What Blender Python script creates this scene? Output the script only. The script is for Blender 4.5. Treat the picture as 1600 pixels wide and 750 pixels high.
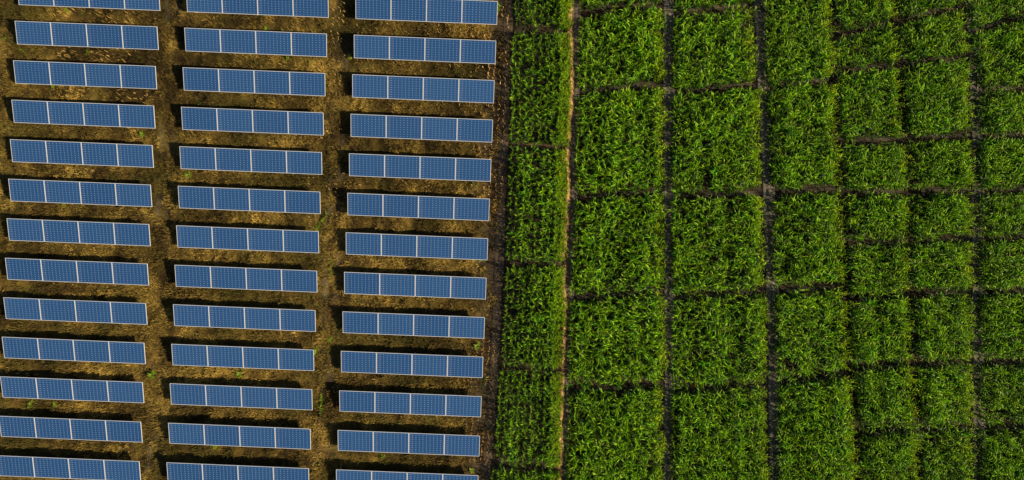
import bpy, math
import numpy as np
from mathutils import Vector

for o in list(bpy.data.objects):
    bpy.data.objects.remove(o, do_unlink=True)
scene = bpy.context.scene
C = scene.collection
R = math.radians

# ---------------------------------------------------------------- camera, sky, sun, exposure
CAM_H = 54.0                      # drone height in metres, straight down
PPM = 20.0                        # photo pixels (1600 wide) per metre on the ground
cam_d = bpy.data.cameras.new('camera')
cam_d.sensor_width = 36.0
cam_d.lens = 36.0 * CAM_H / 80.0
cam_d.clip_start = 0.5
cam_d.clip_end = 9000.0
cam = bpy.data.objects.new('camera', cam_d)
cam.location = (0, 0, CAM_H)
C.objects.link(cam)
scene.camera = cam

SUN_EL, SUN_AZ = R(33.0), R(108.0)          # azimuth clockwise from +Y (the top of the picture)
world = bpy.data.worlds.new('World')
scene.world = world
world.use_nodes = True
wn = world.node_tree.nodes
sky = wn.new('ShaderNodeTexSky')
sky.sky_type = 'NISHITA'
sky.sun_disc = False
sky.sun_elevation = SUN_EL
sky.sun_rotation = SUN_AZ
sky.altitude = 200
sky.dust_density = 1.5
wn['Background'].inputs['Strength'].default_value = 0.05
world.node_tree.links.new(sky.outputs['Color'], wn['Background'].inputs['Color'])

sun_d = bpy.data.lights.new('sun', 'SUN')
sun_d.energy = 5.0
sun_d.angle = R(0.6)
sun_d.color = (1.0, 0.80, 0.51)
sun = bpy.data.objects.new('sun', sun_d)
S = Vector((math.sin(SUN_AZ) * math.cos(SUN_EL), math.cos(SUN_AZ) * math.cos(SUN_EL), math.sin(SUN_EL)))
sun.rotation_euler = S.to_track_quat('Z', 'Y').to_euler()
sun.location = (60, -30, 60)
C.objects.link(sun)

scene.view_settings.view_transform = 'Standard'
scene.view_settings.look = 'None'
scene.view_settings.exposure = 0.45
scene.view_settings.gamma = 1.0
scene.view_settings.use_curve_mapping = False

# ---------------------------------------------------------------- helpers
rng = np.random.default_rng(11)

def wx(px, h=0.0):
    return (np.asarray(px, float) - 800.0) / PPM * (CAM_H - h) / CAM_H

def wy(py, h=0.0):
    return (375.0 - np.asarray(py, float)) / PPM * (CAM_H - h) / CAM_H

def _hash(ix, iy, seed):
    n = (ix.astype(np.int64) * 374761393 + iy.astype(np.int64) * 668265263 + seed * 1442695041) & 0xFFFFFFFF
    n = ((n ^ (n >> 13)) * 1274126177) & 0xFFFFFFFF
    return ((n ^ (n >> 16)) & 0xFFFF) / 65535.0

def vnoise(x, y, scale, seed=0):
    x = np.asarray(x, float) / scale
    y = np.asarray(y, float) / scale
    ix, iy = np.floor(x), np.floor(y)
    fx, fy = x - ix, y - iy
    fx = fx * fx * (3 - 2 * fx)
    fy = fy * fy * (3 - 2 * fy)
    a, b = _hash(ix, iy, seed), _hash(ix + 1, iy, seed)
    c, d = _hash(ix, iy + 1, seed), _hash(ix + 1, iy + 1, seed)
    return (a * (1 - fx) + b * fx) * (1 - fy) + (c * (1 - fx) + d * fx) * fy

def fbm(x, y, scale, seed=0, octaves=3):
    t, amp, s = 0.0, 0.5, 0.0
    for k in range(octaves):
        t = t + amp * vnoise(x, y, scale / 2 ** k, seed + 17 * k)
        s += amp
        amp *= 0.5
    return t / s

def sstep(a, b, x):
    t = np.clip((x - a) / (b - a), 0, 1)
    return t * t * (3 - 2 * t)

def line(pts):
    """px polyline given as (y, x) pairs -> function of y (arrays welcome)"""
    ys = [p[0] for p in pts]
    xs = [p[1] for p in pts]
    return lambda y: np.interp(y, ys, xs)

def new_mesh(name, V, quads=None, tris=None, col=None, smooth=False, uv=None):
    me = bpy.data.meshes.new(name)
    V = np.asarray(V, np.float32)
    parts, starts, totals, n = [], [], [], 0
    for F, k in ((quads, 4), (tris, 3)):
        if F is None or len(F) == 0:
            continue
        F = np.asarray(F, np.int32)
        parts.append(F.ravel())
        starts.append(n + np.arange(len(F), dtype=np.int32) * k)
        totals.append(np.full(len(F), k, np.int32))
        n += len(F) * k
    loops = np.concatenate(parts)
    starts = np.concatenate(starts).astype(np.int32)
    me.vertices.add(len(V))
    me.vertices.foreach_set('co', V.ravel())
    me.loops.add(len(loops))
    me.loops.foreach_set('vertex_index', loops)
    me.polygons.add(len(starts))
    me.polygons.foreach_set('loop_start', starts)
    me.polygons.foreach_set('use_smooth', np.full(len(starts), bool(smooth)))
    if col is not None:
        a = me.color_attributes.new('Col', 'FLOAT_COLOR', 'POINT')
        c4 = np.ones((len(V), 4), np.float32)
        c4[:, :3] = col
        a.data.foreach_set('color', c4.ravel())
    if uv is not None:
        l = me.uv_layers.new(name='UVMap')
        l.data.foreach_set('uv', np.asarray(uv, np.float32)[loops].ravel())
    me.update(calc_edges=True)
    me.validate()
    return me

def add(name, me, mat=None, parent=None, loc=None, rot=None, scale=None):
    if mat is not None and len(me.materials) == 0:
        me.materials.append(mat)
    o = bpy.data.objects.new(name, me)
    C.objects.link(o)
    if parent is not None:
        o.parent = parent
    if loc is not None:
        o.location = loc
    if rot is not None:
        o.rotation_euler = rot
    if scale is not None:
        o.scale = scale
    return o

def tag(o, label=None, cat=None, group=None, kind=None):
    for k, v in (('label', label), ('category', cat), ('group', group), ('kind', kind)):
        if v:
            o[k] = v
    return o

def boxes(bs):
    """list of (x0,x1,y0,y1,z0,z1) -> V, quads"""
    V, F = [], []
    for (x0, x1, y0, y1, z0, z1) in bs:
        b = len(V)
        V += [(x0, y0, z0), (x1, y0, z0), (x1, y1, z0), (x0, y1, z0), (x0, y0, z1), (x1, y0, z1), (x1, y1, z1), (x0, y1, z1)]
        F += [(b, b + 3, b + 2, b + 1), (b + 4, b + 5, b + 6, b + 7), (b, b + 1, b + 5, b + 4), (b + 1, b + 2, b + 6, b + 5), (b + 2, b + 3, b + 7, b + 6), (b + 3, b, b + 4, b + 7)]
    return np.array(V, float), F

# ---------------------------------------------------------------- materials
def mat_new(name):
    m = bpy.data.materials.new(name)
    m.use_nodes = True
    nt = m.node_tree
    return m, nt, nt.nodes, nt.links, nt.nodes['Principled BSDF']

def mth(nt, op, a, b=None):
    n = nt.nodes.new('ShaderNodeMath')
    n.operation = op
    for i, v in enumerate((a, b)):
        if v is None:
            continue
        if isinstance(v, (int, float)):
            n.inputs[i].default_value = v
        else:
            nt.links.new(v, n.inputs[i])
    return n.outputs[0]

def mixc(nt, f, a, b, mode='MIX'):
    n = nt.nodes.new('ShaderNodeMix')
    n.data_type = 'RGBA'
    n.blend_type = mode
    for i, v in ((0, f), (6, a), (7, b)):
        if isinstance(v, (int, float)):
            n.inputs[i].default_value = v
        elif isinstance(v, tuple):
            n.inputs[i].default_value = (*v, 1)
        else:
            nt.links.new(v, n.inputs[i])
    return n.outputs[2]

def noise_node(nt, scale, detail=4, rough=0.6, vec=None):
    n = nt.nodes.new('ShaderNodeTexNoise')
    n.inputs['Scale'].default_value = scale
    n.inputs['Detail'].default_value = detail
    n.inputs['Roughness'].default_value = rough
    if vec is not None:
        nt.links.new(vec, n.inputs['Vector'])
    return n.outputs['Fac']

def ramp(nt, fac, stops):
    n = nt.nodes.new('ShaderNodeValToRGB')
    e = n.color_ramp.elements
    while len(e) < len(stops):
        e.new(0.5)
    for i, (p, c) in enumerate(stops):
        e[i].position = p
        e[i].color = (*c, 1)
    nt.links.new(fac, n.inputs[0])
    return n.outputs[0]

def attr_col(nt):
    n = nt.nodes.new('ShaderNodeAttribute')
    n.attribute_name = 'Col'
    return n.outputs['Color']

def soil_material(name, rough=0.95, var=0.5, fine=9.0, bump=0.5):
    m, nt, N, L, B = mat_new(name)
    tc = N.new('ShaderNodeTexCoord').outputs['Object']
    n1 = noise_node(nt, fine, 6, 0.7, tc)
    n2 = noise_node(nt, fine * 0.13, 4, 0.6, tc)
    f = mth(nt, 'MULTIPLY', n1, n2)
    g = ramp(nt, f, [(0.10, (1 - var,) * 3), (0.25, (1, 1, 1)), (0.42, (1 + var,) * 3)])
    c = mixc(nt, 1.0, attr_col(nt), g, 'MULTIPLY')
    L.new(c, B.inputs['Base Color'])
    B.inputs['Roughness'].default_value = rough
    B.inputs['Specular IOR Level'].default_value = 0.15
    bp = N.new('ShaderNodeBump')
    bp.inputs['Strength'].default_value = bump
    bp.inputs['Distance'].default_value = 0.08
    L.new(n1, bp.inputs['Height'])
    L.new(bp.outputs[0], B.inputs['Normal'])
    return m

M_ground = soil_material('dry_earth', var=0.75, fine=6.0, bump=0.8)
M_path = soil_material('trodden_soil', var=0.35, fine=14.0, bump=0.35)
M_bank = soil_material('ochre_earth', var=0.5, fine=7.0, bump=0.9)

def leaf_material(name, rough, transl, spec, tint):
    m, nt, N, L, B = mat_new(name)
    c = attr_col(nt)
    L.new(c, B.inputs['Base Color'])
    B.inputs['Roughness'].default_value = rough
    B.inputs['Specular IOR Level'].default_value = spec
    t = N.new('ShaderNodeBsdfTranslucent')
    L.new(mixc(nt, 1.0, c, tint, 'MULTIPLY'), t.inputs['Color'])
    mx = N.new('ShaderNodeMixShader')
    mx.inputs[0].default_value = transl
    L.new(B.outputs[0], mx.inputs[1])
    L.new(t.outputs[0], mx.inputs[2])
    L.new(mx.outputs[0], N['Material Output'].inputs['Surface'])
    return m

M_maize = leaf_material('maize_leaf', 0.46, 0.32, 0.26, (1.6, 1.55, 0.3))
M_straw = leaf_material('dry_straw', 0.75, 0.15, 0.25, (1.2, 1.0, 0.6))
M_weed = leaf_material('weed_leaf', 0.5, 0.35, 0.4, (1.3, 1.3, 0.5))

def panel_material():
    m, nt, N, L, B = mat_new('solar_cells')
    uv = N.new('ShaderNodeUVMap')
    uv.uv_map = 'UVMap'
    sep = N.new('ShaderNodeSeparateXYZ')
    L.new(uv.outputs[0], sep.inputs[0])
    U, V = sep.outputs[0], sep.outputs[1]
    # distance in metres to the nearest cell corner line
    du = mth(nt, 'MULTIPLY', mth(nt, 'PINGPONG', mth(nt, 'MULTIPLY', U, 10.0), 0.5), 0.262)
    dv = mth(nt, 'MULTIPLY', mth(nt, 'PINGPONG', mth(nt, 'MULTIPLY', V, 10.0), 0.5), 0.163)
    dot = mth(nt, 'LESS_THAN', mth(nt, 'ADD', du, dv), 0.037)
    inner = mth(nt, 'MULTIPLY', mth(nt, 'GREATER_THAN', U, 0.03), mth(nt, 'LESS_THAN', U, 0.985))
    dot = mth(nt, 'MULTIPLY', dot, inner)
    vline = mth(nt, 'MULTIPLY', mth(nt, 'LESS_THAN', du, 0.007), 0.04)
    hline = mth(nt, 'MULTIPLY', mth(nt, 'LESS_THAN', dv, 0.006), 0.06)
    rib = mth(nt, 'MULTIPLY', mth(nt, 'MULTIPLY', mth(nt, 'LESS_THAN', dv, 0.016), mth(nt, 'LESS_THAN', U, 0.13)), 0.16)
    f = mth(nt, 'MAXIMUM', mth(nt, 'MAXIMUM', mth(nt, 'MULTIPLY', dot, 0.34), vline), mth(nt, 'MAXIMUM', hline, rib))
    oi = N.new('ShaderNodeObjectInfo')
    tc = N.new('ShaderNodeTexCoord').outputs['Object']
    n = noise_node(nt, 2.2, 3, 0.5, tc)
    v = mth(nt, 'ADD', mth(nt, 'MULTIPLY', oi.outputs['Random'], 0.35), mth(nt, 'MULTIPLY', n, 0.25))
    cell = mixc(nt, v, (0.011, 0.062, 0.205), (0.026, 0.097, 0.275))
    c = mixc(nt, f, cell, (0.62, 0.66, 0.70))
    L.new(c, B.inputs['Base Color'])
    B.inputs['Roughness'].default_value = 0.32
    B.inputs['Specular IOR Level'].default_value = 0.35
    B.inputs['Coat Weight'].default_value = 0.6
    B.inputs['Coat Roughness'].default_value = 0.06
    return m

M_cells = panel_material()

def metal_material(name, col, rough, metallic):
    m, nt, N, L, B = mat_new(name)
    tc = N.new('ShaderNodeTexCoord').outputs['Object']
    n = noise_node(nt, 5.0, 4, 0.6, tc)
    L.new(mixc(nt, n, tuple(0.82 * c for c in col), col), B.inputs['Base Color'])
    B.inputs['Roughness'].default_value = rough
    B.inputs['Metallic'].default_value = metallic
    return m

M_frame = metal_material('anodised_frame', (0.62, 0.66, 0.74), 0.5, 0.0)
M_steel = metal_material('galvanised_steel', (0.42, 0.43, 0.44), 0.5, 0.7)

# ---------------------------------------------------------------- field layout (photo pixels)
s1_left = line([(-80, 806), (0, 804), (48, 804), (52, 800), (220, 797), (400, 790), (580, 783), (600, 778), (735, 773), (742, 766), (820, 762)])
s1_right = line([(-80, 891), (0, 890), (110, 891), (215, 888), (230, 884), (300, 885), (400, 881), (500, 880), (575, 877), (750, 873), (820, 871)])
field_edge = line([(-80, 801), (0, 799), (220, 790), (400, 783), (580, 775), (750, 762), (820, 758)])     # where stubble ground ends

BED = 0.55      # the first maize strip stands on a raised bed

def ground_h(x, y):
    """terrain height (metres) at world x, y"""
    x = np.asarray(x, float)
    y = np.asarray(y, float)
    py = 375.0 - y * PPM
    px = 800.0 + x * PPM
    xl = (s1_left(py) - px) / PPM
    xr = (px - s1_right(py)) / PPM
    cross = np.clip((px - s1_left(py)) / (s1_right(py) - s1_left(py)), 0, 1)
    bed = (0.15 + (BED - 0.15) * cross) * (1 - sstep(-0.25, 0.25, xl)) * (1 - sstep(-0.30, 0.12, xr + 0.25 * (vnoise(x, y, 0.9, 5) - 0.5)))
    dry = sstep(0.0, 1.2, (field_edge(py) - px) / PPM)
    rough = 0.26 * (fbm(x, y, 1.5, 3, 3) - 0.5) + 0.24 * (fbm(x, y, 0.55, 9, 2) - 0.5)
    far = 1 - sstep(60, 200, np.hypot(x, y))
    return (bed + dry * rough * 1.25 + (1 - dry) * 0.10 * (fbm(x, y, 0.5, 31, 2) - 0.5)) * far

# ---------------------------------------------------------------- ground sheet
def axis(half, step, reach):
    a = list(np.arange(0, half, step))
    d = step
    v = a[-1]
    while v < reach:
        d *= 1.35
        v += d
        a.append(v)
    a = np.array(a)
    return np.concatenate([-a[:0:-1], a])

def patchy(x, y):
    """dark, damp and weedy blotches against sun-bleached ones"""
    return 0.42 + 0.90 * sstep(0.30, 0.68, 0.6 * fbm(x, y, 1.9, 151, 3) + 0.4 * fbm(x, y, 6.0, 161, 2))

gx, gy = axis(44, 0.19, 3500), axis(22, 0.19, 3500)
X, Y = np.meshgrid(gx, gy)
Z = ground_h(X, Y)
px_, py_ = 800 + X * PPM, 375 - Y * PPM
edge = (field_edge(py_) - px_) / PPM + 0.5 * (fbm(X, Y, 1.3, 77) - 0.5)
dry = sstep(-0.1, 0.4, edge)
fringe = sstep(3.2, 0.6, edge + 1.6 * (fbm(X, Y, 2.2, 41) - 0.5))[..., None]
t = fbm(X, Y, 3.2, 51, 4)[..., None]
t2 = fbm(X, Y, 0.75, 61, 3)[..., None]
gold = np.array([0.132, 0.092, 0.021])
brown = np.array([0.034, 0.022, 0.008])
olive = np.array([0.070, 0.056, 0.012])
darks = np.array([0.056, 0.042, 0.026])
q = np.clip((0.40 * t + 0.60 * t2 - 0.32) / 0.36, 0, 1)
cdry = brown * (1 - q) + gold * q
ol = sstep(0.42, 0.68, fbm(X, Y, 4.0, 91))[..., None] * 0.7
cdry = cdry * (1 - ol) + olive * ol
# worn wheel lanes between the table columns
for k in (1, 2):
    lane = 22.8 + 265 * k - 21 - 2.53 * ((py_ - 32.4 - 11 * k) / 61.75)
    for off in (-7, 9):
        d = np.abs(px_ - lane - off - 5 * (fbm(X, Y, 3.0, 7 + k) - 0.5)) / PPM
        w = ((1 - sstep(0.10, 0.34, d)) * 0.55 * sstep(0.35, 0.6, fbm(X, Y, 2.5, 13 + k)))[..., None]
        cdry = cdry * (1 - w) + np.array([0.085, 0.075, 0.058]) * w
lane_k = np.zeros_like(X)
for k in (1, 2):
    lane = 22.8 + 265 * k - 21 - 2.53 * ((py_ - 32.4 - 11 * k) / 61.75)
    lane_k = np.maximum(lane_k, 1 - sstep(0.7, 1.3, np.abs(px_ - lane) / PPM))
streak = 0.45 + 1.1 * fbm(X * 7.0, Y, 3.0, 141, 3)
cdry = cdry * ((1 - lane_k) + lane_k * streak)[..., None]
cdry = cdry * patchy(X, Y)[..., None]
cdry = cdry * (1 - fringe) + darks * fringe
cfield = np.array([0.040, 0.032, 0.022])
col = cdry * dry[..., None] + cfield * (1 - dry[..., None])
ny, nx = X.shape
idx = np.arange(ny * nx).reshape(ny, nx)
quads = np.stack([idx[:-1, :-1], idx[:-1, 1:], idx[1:, 1:], idx[1:, :-1]], -1).reshape(-1, 4)
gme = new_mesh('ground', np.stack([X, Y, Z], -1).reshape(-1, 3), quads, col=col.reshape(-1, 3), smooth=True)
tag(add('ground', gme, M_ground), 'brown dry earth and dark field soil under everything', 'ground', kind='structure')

# ---------------------------------------------------------------- dirt paths, field bunds, earth bank
def ribbon(name, pts, width, height, base_col, mat, seed, ruts=True, step=0.22, nrow=13, follow=0.35):
    """a low rounded strip of trodden soil along world points"""
    P = np.array(pts, float)
    seg = np.hypot(*np.diff(P, axis=0).T)
    s = np.concatenate([[0], np.cumsum(seg)])
    u = np.arange(0, s[-1], step)
    cx, cy = np.interp(u, s, P[:, 0]), np.interp(u, s, P[:, 1])
    k = 5
    cx = np.convolve(np.pad(cx, k, mode='edge'), np.ones(2 * k + 1) / (2 * k + 1), 'valid')
    cy = np.convolve(np.pad(cy, k, mode='edge'), np.ones(2 * k + 1) / (2 * k + 1), 'valid')
    tx, ty = np.gradient(cx), np.gradient(cy)
    n = np.hypot(tx, ty)
    nxv, nyv = -ty / n, tx / n
    v = np.linspace(-1, 1, nrow)
    wob = 1 + 0.35 * (vnoise(u, u * 0 + seed, 1.4, seed) - 0.5)
    Xr = cx[:, None] + nxv[:, None] * v * width / 2 * wob[:, None]
    Yr = cy[:, None] + nyv[:, None] * v * width / 2 * wob[:, None]
    prof = np.sqrt(np.clip(1 - np.abs(v) ** 3, 0, 1)) * height
    if ruts:
        prof = prof - 0.045 * (np.exp(-((v - 0.42) / 0.16) ** 2) + np.exp(-((v + 0.42) / 0.16) ** 2))
    Zr = ground_h(Xr, Yr) * follow + prof - 0.04 * (np.abs(v) > 0.95) + 0.05 * (fbm(Xr, Yr, 0.55, seed + 3) - 0.5)
    pale = fbm(Xr, Yr, 2.6, seed + 8, 3)[..., None]
    colr = np.array(base_col) * (0.65 + 0.8 * pale)
    if ruts:
        rut = (np.exp(-((v - 0.42) / 0.18) ** 2) + np.exp(-((v + 0.42) / 0.18) ** 2))[None, :, None]
        colr = colr * (1 + 0.35 * rut)
    a, b = Xr.shape
    id_ = np.arange(a * b).reshape(a, b)
    q_ = np.stack([id_[:-1, 1:], id_[:-1, :-1], id_[1:, :-1], id_[1:, 1:]], -1).reshape(-1, 4)
    me = new_mesh(name, np.stack([Xr, Yr, Zr], -1).reshape(-1, 3), q_, col=colr.reshape(-1, 3), smooth=True)
    return add(name, me, mat)

def px_path(pts):
    return [(float(wx(x)), float(wy(y))) for (y, x) in pts]

SOIL = (0.118, 0.106, 0.090)
for i, (pts, w, lab) in enumerate([
    ([(-80, 796), (0, 795), (220, 787), (400, 780), (580, 772), (750, 759), (820, 756)], 0.80, 'bare soil lane between the stubble and the first maize strip'),
    ([(-80, 902), (0, 900), (100, 899), (200, 896), (300, 894), (400, 890), (500, 888), (600, 883), (750, 879), (820, 877)], 0.95, 'shaded dirt path along the ochre bank of the first maize strip'),
    ([(-80, 1045), (0, 1044), (300, 1045), (450, 1046), (600, 1046), (750, 1044), (820, 1043)], 0.95, 'dirt path between the second and third maize columns'),
    ([(-80, 1186), (0, 1188), (130, 1192), (300, 1201), (450, 1206), (600, 1209), (750, 1212), (820, 1213)], 1.05, 'dirt path between the third and fourth maize columns'),
    ([(-80, 1512), (0, 1516), (90, 1523), (300, 1528), (450, 1528), (600, 1529), (750, 1529), (820, 1529)], 1.05, 'dirt path beside the rightmost maize column'),
]):
    tag(ribbon('dirt_path', px_path(pts), w, 0.07 if i else 0.03, SOIL if i else (0.080, 0.064, 0.046), M_path, 100 + 7 * i, ruts=i > 0), lab, 'dirt path', kind='structure')

# ochre bank on the sunny side of the raised strip
bank_y = np.arange(-80, 821, 3.0)
bank_x = s1_right(bank_y)
rows = []
for k, (off, z) in enumerate([(0.26, -0.02), (0.20, 0.20), (0.14, 0.44), (0.06, 0.62), (-0.04, 0.70), (-0.18, 0.66), (-0.40, 0.46)]):
    x0, y0 = wx(bank_x), wy(bank_y)
    j = 0.16 * (vnoise(y0 + 3 * k, y0 * 0 + k, 0.35, 21) - 0.5) + 0.30 * (fbm(y0, y0 * 0, 1.3, 22) - 0.5)
    zz = (z + 0.16 * (vnoise(y0 - 9 * k, y0 * 0 + k, 0.3, 23) - 0.5) * (k > 0)) * (0.92 + 0.25 * vnoise(y0, y0 * 0, 1.1, 29))
    gap = np.zeros_like(bank_y)
    for g in (42, 225, 411, 578, 735):
        gap = np.maximum(gap, 1 - sstep(3, 8, np.abs(bank_y - g)))
    rows.append(np.stack([x0 + off + j, y0, zz * (1 - 0.75 * gap) + (0.0 if k else 0.0)], -1))
BV = np.stack(rows, 1)
a, b = BV.shape[:2]
id_ = np.arange(a * b).reshape(a, b)
bq = np.stack([id_[:-1, 1:], id_[:-1, :-1], id_[1:, :-1], id_[1:, 1:]], -1).reshape(-1, 4)
bc = np.array([0.40, 0.260, 0.105]) * (0.35 + 1.2 * fbm(BV[..., 0], BV[..., 1], 0.5, 27)[..., None])
tag(add('earth_bank', new_mesh('earth_bank', BV.reshape(-1, 3), bq, col=bc.reshape(-1, 3)), M_bank),
    'sunlit ochre earth bank along the edge of the first maize strip', 'earth bank', kind='structure')

# ---------------------------------------------------------------- solar tables
H_TOP, TILT = 1.00, R(12.3)
SLANT = 1.73
TLEN = 10.93
ANG = -R(2.37)
MW = TLEN / 4
kt = (CAM_H - H_TOP) / CAM_H / PPM
# local frame: origin below the middle of the upper edge, x along the table, y up the slope (towards the upper edge), z up
def slope(V):
    V = np.asarray(V, float)
    o = V.copy()
    o[:, 1] = V[:, 1] * math.cos(TILT) - V[:, 2] * math.sin(TILT)
    o[:, 2] = V[:, 1] * math.sin(TILT) + V[:, 2] * math.cos(TILT) + H_TOP
    return o

fw = 0.033
hw = MW / 2 - 0.006
V, F = boxes([(-hw + fw, hw - fw, -SLANT + fw, -fw, -0.030, -0.006)])
uvx = (V[:, 0] + hw) / (2 * hw)
uvy = (V[:, 1] + SLANT) / SLANT
me_panel = new_mesh('solar_panel', slope(V), F, uv=np.stack([uvx, uvy], -1))
V, F = boxes([(-hw, hw, -fw, 0, -0.045, 0.0), (-hw, hw, -SLANT, -SLANT + fw, -0.045, 0.0),
              (-hw, -hw + fw, -SLANT + fw, -fw, -0.045, -0.001), (hw - fw, hw, -SLANT + fw, -fw, -0.045, -0.001)])
me_frame = new_mesh('frame', slope(V), F)
V, F = boxes([(-TLEN / 2 + 0.05, TLEN / 2 - 0.05, -0.03, 0.03, -0.11, -0.05)])
rails = []
for yy in (-0.38, -1.35):
    W_ = V.copy()
    W_[:, 1] += yy
    rails.append(new_mesh('support_rail', slope(W_), F))
posts = []
for yy in (-0.38, -1.35):
    z_top = H_TOP + yy * math.sin(TILT) - 0.11
    y0 = yy * math.cos(TILT) + 0.02
    V, F = boxes([(-0.04, 0.04, y0 - 0.04, y0 + 0.04, -0.25, z_top)])
    posts.append(new_mesh('post', V, F))

ORD = ['first', 'second', 'third', 'fourth', 'fifth', 'sixth', 'seventh', 'eighth', 'ninth', 'tenth', 'eleventh', 'twelfth', 'thirteenth']
COLS = ['leftmost', 'middle', 'rightmost']
def table_corner(c, r):
    return 22.8 + 265.0 * c - 2.53 * (r - 1), 32.4 + 11.0 * c + 61.75 * (r - 1)
ca, sa = math.cos(ANG), math.sin(ANG)
TABLES = []
for c in range(3):
    for r in range(13):
        px, py = table_corner(c, r)
        x0, y0 = (px - 800) * kt, (375 - py) * kt
        mx, my = x0 + ca * TLEN / 2, y0 + sa * TLEN / 2
        gz = float(ground_h(mx, my)) * 0.0
        root = bpy.data.objects.new('solar_table', None)
        C.objects.link(root)
        jr = rng.normal(0, 0.0006)
        root.location = (mx, my, gz)
        root.rotation_euler = (0, 0, ANG + jr)
        pos = {0: 'topmost', 12: 'bottommost'}.get(r, ORD[r] + ' from the top')
        tag(root, f'blue four-panel solar table, {pos} in the {COLS[c]} table column', 'solar table', 'solar tables in three columns')
        for k in range(4):
            p = add('solar_panel', me_panel, M_cells, root, (-TLEN / 2 + MW * (k + 0.5), 0, 0))
            add('frame', me_frame, M_frame, p)
        for me in rails:
            add('support_rail', me, M_steel, root)
        for xx in (-4.2, 0.0, 4.2):
            for me in posts:
                add('post', me, M_steel, root, (xx, 0, 0))
        TABLES.append((mx, my))

# ---------------------------------------------------------------- maize plants
NV = 18
SEG = 4
def leaf_strip(base, phi, L, w, e0, e1, roll, curl):
    s = np.linspace(0, 1, SEG + 1)
    e = e0 + (e1 - e0) * s ** 0.9
    ds = L / SEG
    r = np.concatenate([[0], np.cumsum(np.cos((e[1:] + e[:-1]) / 2) * ds)])
    z = np.concatenate([[0], np.cumsum(np.sin((e[1:] + e[:-1]) / 2) * ds)])
    ph = phi + curl * s
    cx = base[0] + np.cumsum(np.concatenate([[0], np.diff(r)]) * np.cos(ph))
    cy = base[1] + np.cumsum(np.concatenate([[0], np.diff(r)]) * np.sin(ph))
    cz = base[2] + z
    ww = w * np.interp(s, [0, 0.25, 0.55, 0.8, 1], [0.55, 1.0, 0.92, 0.6, 0.06]) / 2
    rl = roll * s
    sx, sy, sz = -np.sin(ph) * np.cos(rl), np.cos(ph) * np.cos(rl), np.sin(rl)
    A = np.stack([cx + sx * ww, cy + sy * ww, cz + sz * ww], -1)
    B = np.stack([cx - sx * ww, cy - sy * ww, cz - sz * ww], -1)
    return np.stack([A, B], 1).reshape(-1, 3)

NLEAF = 10
def maize_variant(rg):
    H = 1.22
    V, col = [], []
    a0 = rg.uniform(0, 2 * math.pi)
    for i in range(NLEAF):
        f = i / (NLEAF - 1)
        z0 = 0.18 + 1.10 * f ** 0.85
        phi = a0 + (i % 2) * math.pi + rg.normal(0, 0.55)
        L = (0.46 - 0.14 * abs(f - 0.45) - 0.05 * f) * rg.uniform(0.75, 1.2)
        w = rg.uniform(0.032, 0.046) + 0.12 * max(0.0, 0.60 - f)
        e0 = R(rg.uniform(45, 65) + 20 * f)
        e1 = R(rg.uniform(-60, 10) + 35 * f)
        v = leaf_strip((0.02 * math.cos(phi), 0.02 * math.sin(phi), z0), phi, L, w, e0, e1, rg.normal(0, 0.9), rg.normal(0, 0.5))
        V.append(v)
        s = np.repeat(np.linspace(0, 1, SEG + 1), 2)[:, None]
        top_lit = np.array([0.255, 0.530, 0.003])
        low_shade = np.array([0.009, 0.074, 0.004])
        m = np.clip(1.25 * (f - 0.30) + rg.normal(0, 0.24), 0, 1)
        cc = low_shade * (1 - m) + top_lit * m  # canopy shade painted into the leaves: dark low down, sunlit green on top
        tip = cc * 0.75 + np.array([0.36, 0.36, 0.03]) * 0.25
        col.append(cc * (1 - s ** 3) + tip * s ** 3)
    # stalk: three sided, tapering
    for z, rr in ((-0.05, 0.020), (1.30, 0.008)):
        for k in range(3):
            V.append(np.array([[rr * math.cos(2.094 * k), rr * math.sin(2.094 * k), z]]))
            col.append(np.array([[0.09, 0.15, 0.03]]))
    return np.concatenate(V), np.concatenate(col)

rgv = np.random.default_rng(5)
VAR = [maize_variant(rgv) for _ in range(NV)]
PV = np.stack([v for v, _ in VAR])
PC = np.stack([c for _, c in VAR])
npl = PV.shape[1]
pq = []
for i in range(NLEAF):
    b = i * (SEG + 1) * 2
    for k in range(SEG):
        pq.append((b + 2 * k, b + 2 * k + 1, b + 2 * k + 3, b + 2 * k + 2))
b = NLEAF * (SEG + 1) * 2
for k in range(3):
    pq.append((b + k, b + (k + 1) % 3, b + 3 + (k + 1) % 3, b + 3 + k))
pq = np.array(pq)
SUNLIT_TINT = np.array([1.5, 1.18, 1.0])      # sunlight on the open edge, painted into the leaf colour of its plants
PME = [new_mesh('maize_plant', PV[k], pq, col=PC[k] * SUNLIT_TINT) for k in range(NV)]
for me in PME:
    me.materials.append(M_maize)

HC = 1.45       # mean canopy height at which the outlines below are read
def gapline(*pts):
    xs = [p[0] for p in pts]
    ys = [p[1] for p in pts]
    return lambda x: np.interp(x, xs, ys)

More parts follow.
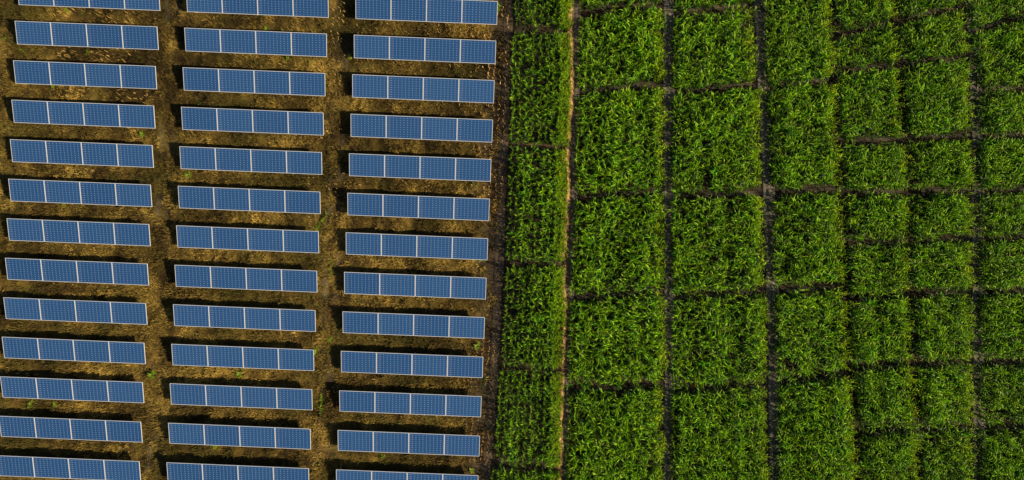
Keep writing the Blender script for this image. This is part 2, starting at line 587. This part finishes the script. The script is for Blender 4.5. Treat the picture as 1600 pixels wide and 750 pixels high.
STRIPS = [
    ('in the narrow strip beside the solar tables', s1_left, s1_right,
     [gapline((790, 40), (890, 44)), gapline((790, 222), (890, 230)), gapline((780, 409), (885, 414)), gapline((775, 575), (880, 582)), gapline((770, 731), (875, 738))], 4.8),
    ('in the second maize column counting from the tables',
     line([(-80, 910), (20, 907), (130, 903), (300, 900), (460, 893), (600, 890), (750, 885), (820, 883)]),
     line([(-80, 1036), (0, 1036), (118, 1036), (130, 1028), (140, 1039), (285, 1038), (300, 1034), (310, 1038), (460, 1039), (575, 1042), (595, 1033), (620, 1035), (700, 1039), (820, 1036)]),
     [gapline((905, 14), (1035, 1)), gapline((905, 142), (1035, 127)), gapline((900, 307), (1035, 297)), gapline((895, 466), (1035, 455)), gapline((885, 610), (1035, 602))], 6.3),
    ('in the third maize column counting from the tables',
     line([(-80, 1058), (20, 1056), (130, 1053), (300, 1053), (460, 1054), (600, 1054), (820, 1050)]),
     line([(-80, 1178), (0, 1180), (118, 1182), (130, 1176), (140, 1188), (285, 1190), (300, 1188), (340, 1195), (450, 1196), (470, 1200), (570, 1202), (592, 1194), (610, 1199), (820, 1204)]),
     [gapline((1055, 17), (1182, 4)), gapline((1055, 143), (1185, 128)), gapline((1055, 308), (1190, 299)), gapline((1055, 466), (1200, 454)), gapline((1055, 612), (1200, 603))], 6.3),
    ('in the fourth maize column counting from the tables',
     line([(-80, 1198), (0, 1200), (130, 1203), (300, 1213), (450, 1216), (580, 1220), (820, 1223)]),
     line([(-80, 1294), (0, 1298), (60, 1307), (200, 1310), (300, 1318), (440, 1325), (580, 1332), (750, 1344), (820, 1347)]),
     [gapline((1200, 134), (1305, 121)), gapline((1215, 300), (1318, 293)), gapline((1218, 456), (1318, 446)), gapline((1222, 602), (1332, 584))], 6.5),
    ('in the fifth maize column counting from the tables',
     line([(-80, 1306), (0, 1310), (60, 1314), (200, 1319), (300, 1327), (450, 1332), (580, 1338), (670, 1350), (820, 1354)]),
     line([(-80, 1396), (0, 1400), (60, 1405), (150, 1414), (200, 1418), (300, 1424), (450, 1424), (570, 1431), (670, 1438), (820, 1442)]),
     [gapline((1312, 50), (1410, 28)), gapline((1312, 111), (1412, 97)), gapline((1325, 220), (1420, 215)), gapline((1328, 300), (1425, 298)), gapline((1330, 379), (1425, 377)), gapline((1330, 467), (1425, 460)), gapline((1335, 578), (1430, 568)), gapline((1345, 677), (1440, 673))], 6.3),
    ('in the sixth maize column counting from the tables',
     line([(-80, 1402), (0, 1406), (60, 1411), (150, 1421), (200, 1425), (300, 1430), (450, 1433), (570, 1438), (670, 1446), (820, 1450)]),
     line([(-80, 1506), (0, 1510), (80, 1515), (200, 1522), (300, 1525), (450, 1525), (820, 1525)]),
     [gapline((1405, 29), (1515, 5)), gapline((1412, 97), (1515, 87)), gapline((1420, 215), (1525, 210)), gapline((1425, 298), (1525, 296)), gapline((1425, 377), (1525, 372)), gapline((1425, 460), (1525, 455)), gapline((1430, 568), (1525, 566)), gapline((1440, 673), (1525, 670))], 6.3),
    ('in the rightmost maize column',
     line([(-80, 1522), (0, 1525), (50, 1527), (90, 1537), (200, 1541), (400, 1541), (820, 1543)]),
     line([(-80, 1700), (820, 1700)]),
     [gapline((1520, 46), (1600, 24), (1700, 0)), gapline((1535, 137), (1700, 133)), gapline((1540, 212), (1700, 204)), gapline((1540, 297), (1700, 292)), gapline((1540, 372), (1700, 367)), gapline((1540, 457), (1700, 453)), gapline((1540, 568), (1700, 564)), gapline((1540, 670), (1700, 666))], 6.3),
]

SEAM = {3: (0, 1.6), 4: (1.6, 1.6), 5: (1.6, 0)}       # furrows between the last columns, kept open
for si, (where, xl, xr, gaps, ins) in enumerate(STRIPS):
    sl_, sr_ = SEAM.get(si, (0, 0))
    xl = (lambda f, d: (lambda y: f(y) + d))(xl, sl_)
    xr = (lambda f, d: (lambda y: f(y) - d))(xr, sr_)
    base = BED if si == 0 else 0.0
    k = (CAM_H - HC - base * 0.5) / CAM_H / PPM
    # low soil bunds along the cross gaps
    for gi, g in enumerate(gaps):
        ym = float(g((xl(300) + xr(300)) / 2))
        xs = np.linspace(float(xl(ym)) + 1, min(float(xr(ym)), 1700) - 1, 9)
        pts = [((x - 800) / PPM * (1 if si else 0.99), (375 - float(g(x))) / PPM) for x in xs]
        if si == 0:
            o = ribbon('field_bund', pts, 0.30, 0.04, (0.080, 0.058, 0.036), M_path, 300 + 20 * si + gi, ruts=False, nrow=7, follow=1.0)
        else:
            o = ribbon('field_bund', pts, 0.36, 0.08, (0.060, 0.052, 0.040), M_path, 300 + 20 * si + gi, ruts=False, nrow=7)
        tag(o, f'low soil bund across, {ORD[gi]} from the top {where}', 'soil bund', kind='structure')
    lims = [lambda x: np.full_like(np.asarray(x, float), -95.0)] + gaps + [lambda x: np.full_like(np.asarray(x, float), 845.0)]
    for pi in range(len(gaps) + 1):
        top, bot = lims[pi], lims[pi + 1]
        row_px = 10.0 if si < 4 else 9.4
        xmid = float(xl(375))
        wmax = max(float(np.max(xr(np.arange(-80, 820, 20)) - xl(np.arange(-80, 820, 20)))), 20)
        xs_all, ys_all, right_all, edge_all, row_all = [], [], [], [], []
        ytop = float(np.min(top(np.array([float(xl(0)), float(xr(0))])))) - 30
        ybot = float(np.max(bot(np.array([float(xl(0)), float(xr(0))])))) + 30
        nrows = int(wmax / row_px) + 2
        for ri in range(nrows):
            ys = np.arange(ytop, ybot, 3.7 if si else 3.6) + rng.uniform(0, 5)
            ys = ys + rng.normal(0, 1.3, len(ys))
            wid = xr(ys) - xl(ys)
            n_here = np.maximum(np.round((wid - 7) / row_px), 1)
            xs = xl(ys) + 4.0 + (wid - 7) * ri / n_here
            ok = ri <= n_here
            is_right = ri == n_here
            xs = xs + rng.normal(0, 0.85, len(ys))
            ok &= (ys > top(xs) + ins + 0.3) & (ys < bot(xs) - ins)
            ok &= (ys > -70) & (ys < 825) & (xs < 1690)
            # missing plants here and there
            miss = vnoise(xs, ys, 14, 700 + si) < (0.13 if si else 0.05)
            ok &= ~(miss & (rng.random(len(ys)) < 0.75))
            ok &= rng.random(len(ys)) > 0.04
            xs_all.append(xs[ok]); ys_all.append(ys[ok]); right_all.append(is_right[ok])
            edge_all.append((xr(ys) - xs)[ok])
            row_all.append(np.full(int(ok.sum()), rng.normal(1.0, 0.11)))      # some rows outgrow others
        if si != 6:      # thick low growth along the sunny edge
            n_e = int((ybot - ytop) * (2.2 if si == 0 else 0.45))
            ys = rng.uniform(ytop, ybot, n_e)
            xs = xr(ys) - (rng.uniform(0, 15, n_e) if si == 0 else rng.uniform(3, 11, n_e))
            ok = (ys > top(xs) + ins + 0.3) & (ys < bot(xs) - ins) & (ys > -70) & (ys < 825)
            xs_all.append(xs[ok]); ys_all.append(ys[ok]); right_all.append(np.zeros(int(ok.sum()), bool))
            edge_all.append(np.maximum(xr(ys) - xs, 0)[ok])
            row_all.append(np.ones(int(ok.sum())))
        xs, ys = np.concatenate(xs_all), np.concatenate(ys_all)
        isr, ed, rowf = np.concatenate(right_all), np.concatenate(edge_all), np.concatenate(row_all)
        if len(xs) == 0:
            continue
        Xw, Yw = (xs - 800) * k, (375 - ys) * k
        Zw = ground_h(Xw, Yw) - 0.02
        vi = rng.integers(0, NV, len(xs))
        yaw = rng.uniform(0, 2 * math.pi, len(xs))
        sc = rowf + rng.normal(0, 0.12, len(xs)) + 0.30 * (fbm(Xw, Yw, 2.0, 800 + si) - 0.5) + 0.30 * (vnoise(Xw, Yw, 0.7, 850 + si) - 0.5)
        if si == 0:
            sc *= 0.86 * np.interp(ed, [0, 6, 18, 24], [0.60, 0.70, 0.92, 1.0]) * np.interp(xs - xl(ys), [0, 30], [0.72, 1.0])
        else:
            sc *= 1.12 * np.interp(ed, [0, 6, 14], [0.66, 0.80, 1.0]) * np.interp(xs - xl(ys), [0, 14], [0.60 if si == 1 else 0.9, 1.0])
        sc = np.clip(sc, 0.45, 1.4)
        tilt = rng.normal(0, 0.10, (len(xs), 2))
        tilt[:, 1] += np.interp(ed, [0, 12], [0.32, 0.0])      # the edge leans out towards the light
        root = bpy.data.objects.new('maize_plot', None)
        C.objects.link(root)
        rx, ry = float(Xw.mean()), float(Yw.mean())
        root.location = (rx, ry, base)
        n_p = len(gaps) + 1
        pos = 'topmost' if pi == 0 else ('bottommost' if pi == n_p - 1 else ORD[pi] + ' from the top')
        tag(root, f'dense maize plot, {pos} {where}', 'maize plot', 'maize plots parted by paths and furrows')
        hue = fbm(Xw, Yw, 4.0, 900) - (0.22 if si == 0 else 0.0)
        # plants along the sunny edge stand out one by one
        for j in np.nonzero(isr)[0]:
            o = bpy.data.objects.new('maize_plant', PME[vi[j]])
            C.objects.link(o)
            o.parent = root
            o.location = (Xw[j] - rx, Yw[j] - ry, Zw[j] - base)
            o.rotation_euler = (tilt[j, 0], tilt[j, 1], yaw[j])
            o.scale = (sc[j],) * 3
        m = ~isr
        n = int(m.sum())
        if n:
            P = PV[vi[m]] * sc[m][:, None, None]
            cy_, sy_ = np.cos(yaw[m])[:, None], np.sin(yaw[m])[:, None]
            x_ = P[..., 0] * cy_ - P[..., 1] * sy_ + tilt[m, 1][:, None] * P[..., 2]
            y_ = P[..., 0] * sy_ + P[..., 1] * cy_ - tilt[m, 0][:, None] * P[..., 2]
            VV = np.stack([x_ + (Xw[m] - rx)[:, None], y_ + (Yw[m] - ry)[:, None], P[..., 2] + (Zw[m] - base)[:, None]], -1).reshape(-1, 3)
            QQ = (pq[None] + (np.arange(n) * npl)[:, None, None]).reshape(-1, 4)
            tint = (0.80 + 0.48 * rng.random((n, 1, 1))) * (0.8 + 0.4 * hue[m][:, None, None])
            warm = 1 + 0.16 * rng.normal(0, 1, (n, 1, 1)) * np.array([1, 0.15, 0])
            CC = np.clip(PC[vi[m]] * tint * warm * np.where((ed[m] < 11)[:, None, None], SUNLIT_TINT, 1.0), 0.004, 0.6).reshape(-1, 3)
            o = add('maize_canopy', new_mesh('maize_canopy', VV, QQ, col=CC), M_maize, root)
            o['kind'] = 'stuff'

# ---------------------------------------------------------------- dry grass between the tables
def blades(X, Y, n_each, L, W, lean, colf, rg, spread, flat_dir=None):
    """scatter of bent blades, three verts pairs each"""
    n = len(X)
    N_ = n * n_each
    bx = np.repeat(X, n_each) + rg.normal(0, 1, N_) * np.repeat(spread, n_each)
    by = np.repeat(Y, n_each) + rg.normal(0, 1, N_) * np.repeat(spread, n_each)
    bz = ground_h(bx, by) - 0.02
    ph = rg.uniform(0, 2 * math.pi, N_)
    if flat_dir is not None:
        ph = flat_dir + rg.normal(0, 1.0, N_)
    ln = np.repeat(L, n_each) * rg.uniform(0.6, 1.25, N_)
    el = np.clip(rg.normal(lean, 0.35, N_), 0.05, 1.5)
    wd = W * rg.uniform(0.7, 1.3, N_)
    sx, sy = -np.sin(ph) * wd, np.cos(ph) * wd
    r1, z1 = np.cos(el) * ln * 0.55, np.sin(el) * ln * 0.55
    el2 = el - rg.uniform(0.2, 0.7, N_)
    r2, z2 = r1 + np.cos(el2) * ln * 0.45, z1 + np.sin(el2) * ln * 0.45
    cp, sp = np.cos(ph), np.sin(ph)
    V = np.stack([
        np.stack([bx + sx, by + sy, bz], -1), np.stack([bx - sx, by - sy, bz], -1),
        np.stack([bx + cp * r1 - sx * .8, by + sp * r1 - sy * .8, bz + z1], -1), np.stack([bx + cp * r1 + sx * .8, by + sp * r1 + sy * .8, bz + z1], -1),
        np.stack([bx + cp * r2, by + sp * r2, bz + z2], -1)], 1)
    q_ = np.array([[0, 1, 2, 3]])[None] + (np.arange(N_) * 5)[:, None, None]
    t_ = np.array([[3, 2, 4]])[None] + (np.arange(N_) * 5)[:, None, None]
    cc = np.repeat(np.repeat(colf, n_each, 0), 5, 0) * np.repeat(rg.uniform(0.6, 1.35, (N_, 1)), 5, 0)
    return V.reshape(-1, 3), q_.reshape(-1, 4), t_.reshape(-1, 3), cc

rg = np.random.default_rng(23)
n_try = 40000
gxs = rg.uniform(-41, 0.2, n_try)
gys = rg.uniform(-19.8, 19.8, n_try)
gpx, gpy = 800 + gxs * PPM, 375 - gys * PPM
dist = (field_edge(gpy) - gpx) / PPM
dens = fbm(gxs, gys, 1.1, 301, 3)
keep = (dist > 0.2) & (rg.random(n_try) < sstep(0.40, 0.60, dens) * np.where(dist < 2.2, 0.10, 1.0) + 0.22 * (dist > 1.5) + 0.04)
gxs, gys, dens = gxs[keep], gys[keep], dens[keep]
t = (0.5 * fbm(gxs, gys, 3.4, 311, 3) + 0.5 * fbm(gxs, gys, 0.8, 315, 2))[:, None]
straw = np.array([0.43, 0.310, 0.070])
umber = np.array([0.070, 0.046, 0.013])
grn = np.array([0.070, 0.066, 0.012])
m = np.clip((t - 0.32) / 0.36 + rg.normal(0, 0.15, t.shape), 0, 1)
cc = (umber * (1 - m) + straw * m) * patchy(gxs, gys)[:, None]
g_ = sstep(0.46, 0.68, fbm(gxs, gys, 4.2, 331))[:, None] * 0.7
cc = cc * (1 - g_) + grn * g_
V, q_, t_, c_ = blades(gxs, gys, 12, 0.12 + 0.48 * dens, 0.017, 0.85, cc, rg, 0.07 + 0.08 * rg.random(len(gxs)))
tag(add('dry_grass', new_mesh('dry_grass', V, q_, t_, col=c_), M_straw), 'matted golden brown dry grass between and under the solar tables', 'dry grass', kind='stuff')

# low green undergrowth in patches
n_try = 9000
ux, uy = rg.uniform(-41, -0.4, n_try), rg.uniform(-19.5, 19.5, n_try)
upx, upy = 800 + ux * PPM, 375 - uy * PPM
patch = np.zeros(n_try)
for (cx, cy, rx_, ry_, a_) in [(510, 668, 30, 34, .9), (495, 700, 26, 30, .8), (765, 610, 10, 40, .8), (520, 655, 40, 12, .7), (330, 165, 40, 10, .25), (120, 445, 60, 8, .3), (350, 560, 50, 14, .3), (240, 560, 14, 40, .3), (640, 690, 60, 8, .3), (745, 155, 30, 10, .2), (735, 290, 16, 8, .7), (780, 10, 14, 20, .7), (330, 620, 60, 10, .2), (495, 470, 14, 60, .25), (560, 650, 50, 10, .4), (250, 30, 10, 30, .25)]:
    patch = np.maximum(patch, a_ * np.exp(-((upx - cx) / rx_) ** 2 - ((upy - cy) / ry_) ** 2))
keep = rg.random(n_try) < patch * 0.9 + 0.035
ux, uy = ux[keep], uy[keep]
gc = np.array([0.075, 0.150, 0.016]) * (0.6 + 0.9 * rg.random((len(ux), 1)))
V, q_, t_, c_ = blades(ux, uy, 9, np.full(len(ux), 0.17), 0.024, 0.7, gc, rg, np.full(len(ux), 0.07))
tag(add('green_undergrowth', new_mesh('green_undergrowth', V, q_, t_, col=c_), M_weed), 'thin patches of low green undergrowth among the dry grass', 'undergrowth', kind='stuff')

# ---------------------------------------------------------------- stubble
def stubble(pts, h0, h1, rad, rg, name, label, basecol):
    P = np.array(pts)
    n = len(P)
    z0 = ground_h(P[:, 0], P[:, 1]) - 0.03
    h = rg.uniform(h0, h1, n)
    lx, ly = rg.normal(0, 0.12, n) * h, rg.normal(0, 0.12, n) * h
    V = []
    for (zz, rr) in ((0, 1.0), (1, 0.7)):
        for k in range(3):
            a = 2.094 * k
            V.append(np.stack([P[:, 0] + lx * zz + rad * rr * math.cos(a), P[:, 1] + ly * zz + rad * rr * math.sin(a), z0 + h * zz], -1))
    V = np.stack(V, 1)
    Q = np.array([(0, 1, 4, 3), (1, 2, 5, 4), (2, 0, 3, 5)])[None] + (np.arange(n) * 6)[:, None, None]
    T = np.array([(3, 4, 5)])[None] + (np.arange(n) * 6)[:, None, None]
    cc = np.repeat(np.array(basecol) * rg.uniform(0.55, 1.25, (n, 1)), 6, 0)
    o = add(name, new_mesh(name, V.reshape(-1, 3), Q.reshape(-1, 4), T.reshape(-1, 3), col=cc), M_straw)
    return tag(o, label, 'stubble', kind='stuff')

def rows_in(px0, px1, py0, py1, pitch, along, dens, slope_=0.0, clump=2, thr=0.35, seed=0):
    out = []
    for x in np.arange(px0, px1, pitch):
        for y in np.arange(py0, py1, along):
            xx = x + slope_ * (y - py0) + rg.normal(0, 0.8)
            yy = y + rg.normal(0, along * 0.3)
            if rg.random() > dens or vnoise(np.array([xx]), np.array([yy]), 28, 50 + seed)[0] < thr:
                continue
            for _ in range(rg.integers(1, clump + 1)):
                out.append((float(wx(xx + rg.normal(0, 0.9))), float(wy(yy + rg.normal(0, 1.1)))))
    return out

pts = []
for x_off in range(-58, -3, 9):           # rows parallel to the maize edge
    for y in np.arange(-20, 770, 4.2):
        if x_off < -34 and rg.random() < 0.5:
            continue
        if 335 < y < 505 and rg.random() < 0.93:
            continue
        x = float(field_edge(y)) + x_off + rg.normal(0, 0.8)
        if vnoise(np.array([x]), np.array([y]), 17, 88)[0] < 0.40:
            continue
        for _ in range(rg.integers(1, 3)):
            pts.append((float(wx(x + rg.normal(0, 0.5))), float(wy(y + rg.normal(0, 1.0)))))
stubble(pts, 0.30, 0.60, 0.024, rg, 'stubble', 'rows of cut orange stubble stalks on dark soil beside the maize', (0.85, 0.56, 0.20))

pts = []
for (a_, b_, c_2, d_, dn) in [(498, 548, -10, 320, 0.55), (96, 240, 66, 100, 0.6), (96, 240, 126, 160, 0.55), (80, 150, 246, 285, 0.6), (100, 245, -5, 40, .4), (540, 660, 86, 116, 0.45), (540, 700, 146, 182, 0.45), (560, 760, 30, 60, .35), (660, 770, 90, 122, .4), (660, 770, 155, 180, .4), (480, 540, 600, 770, 0.35), (486, 530, 330, 440, 0.25), (0, 60, 560, 600, .2), (30, 140, 620, 650, .25), (600, 740, 600, 615, .2), (640, 740, 660, 680, .25), (640, 730, 540, 556, .25), (30, 120, 180, 215, .2), (260, 420, 20, 40, .2), (540, 640, 270, 300, .25)]:
    pts += rows_in(a_, b_, c_2, d_, 8.5, 5.0, dn, -0.05, 2, 0.38, int(a_))
stubble(pts, 0.30, 0.55, 0.016, rg, 'straw_stubble', 'thin pale straw stalks standing between the solar tables', (0.78, 0.55, 0.20))

# ---------------------------------------------------------------- weeds
def weed_mesh(seed, n, L, W, el0, long_=0.0):
    rg_ = np.random.default_rng(seed)
    V, Q, col = [], [], []
    for i in range(n):
        ph = rg_.uniform(0, 2 * math.pi)
        y0 = (i / max(n - 1, 1) - 0.5) * long_
        taper = 1.0 - 0.6 * abs(y0) / (long_ / 2 + 1e-6) if long_ else 1.0
        v = leaf_strip((rg_.normal(0, 0.03) + 0.06 * math.sin(y0 * 4), y0, 0.02 + 0.10 * rg_.random()), ph, L * taper * rg_.uniform(0.6, 1.2), W, R(el0) * rg_.uniform(0.5, 1.2), R(-20), rg_.normal(0, 0.4), rg_.normal(0, 0.4))
        b_ = len(V) * (SEG + 1) * 2
        for k in range(SEG):
            Q.append((b_ + 2 * k, b_ + 2 * k + 1, b_ + 2 * k + 3, b_ + 2 * k + 2))
        V.append(v)
        col.append(np.tile(np.array([0.21, 0.36, 0.018]) * rg_.uniform(0.6, 1.3), (len(v), 1)))
    return new_mesh('weed', np.concatenate(V), Q, col=np.concatenate(col))

W_small = [weed_mesh(k, 16, 0.24, 0.06, 45) for k in range(4)]
W_long = [weed_mesh(20 + k, 60, 0.26, 0.06, 40, 1.5) for k in range(3)]
W_bushy = [weed_mesh(40 + k, 44, 0.34, 0.075, 50, 0.5) for k in range(2)]
WEEDS = [
    (517, 422, 'long', 'long bright green weed in the lane beside the eighth rightmost table'),
    (502, 634, 'long', 'long vivid green weed in the lane near the bottom'),
    (501, 347, 'long', 'slanting bright green weed at the end of the middle column'),
    (48, 630, 'bushy', 'bushy green weed below the eleventh leftmost table'),
    (746, 540, 'bushy', 'yellow-green bushy weed near the stubble rows'),
    (222, 210, 'small', 'green weed at the end of the fourth leftmost table'),
    (293, 273, 'bushy', 'pale weed clump below the near end of the fifth middle table'),
    (105, 17, 'small', 'small green weed under the top leftmost table'),
    (6, 62, 'small', 'green weed at the photo edge beside the second leftmost table'),
    (34, 79, 'small', 'pale green weed below the second leftmost table'),
    (136, 82, 'small', 'small weed under the middle of the second leftmost table'),
    (82, 135, 'small', 'lone green weed below the third leftmost table'),
    (100, 319, 'small', 'small weed below the sixth leftmost table'),
    (485, 97, 'small', 'small dark weed below the end panel of the second middle table'),
    (448, 91, 'small', 'pale weed below the second middle table'),
    (546, 89, 'small', 'green weed at the corner of the second rightmost table'),
    (516, 530, 'small', 'bright little weed in the lane by the ninth rightmost table'),
    (493, 548, 'bushy', 'ragged green weed at the end of the tenth middle table'),
    (376, 583, 'bushy', 'dark green weed below the tenth middle table'),
    (336, 697, 'small', 'bright weed below the twelfth middle table'),
    (238, 585, 'bushy', 'yellow-green weed tuft in the lane by the tenth leftmost table'),
    (87, 632, 'small', 'little weed below the second panel of the eleventh leftmost table'),
    (750, 405, 'small', 'small weed at the corner of the seventh rightmost table'),
    (737, 735, 'small', 'small yellow weed below the twelfth rightmost table near the stubble rows'),
    (778, 12, 'bushy', 'green weed clump by the top of the stubble rows'),
    (415, 45, 'small', 'short weed under the top middle table'),
    (597, 713, 'small', 'small green weed below the second panel of the twelfth rightmost table'),
]
for i, (px, py, kind, lab) in enumerate(WEEDS):
    me = {'small': W_small, 'long': W_long, 'bushy': W_bushy}[kind][i % {'small': 4, 'long': 3, 'bushy': 2}[kind]]
    x, y = float(wx(px, 0.1)), float(wy(py, 0.1))
    o = add('weed', me, M_weed, None, (x, y, float(ground_h(x, y))), (0, 0, rng.normal(0, 0.15) - (0.35 if i == 2 else 0)), (1.0 + 0.3 * rng.random(),) * 3)
    tag(o, lab, 'weed', 'green weeds among the dry grass')
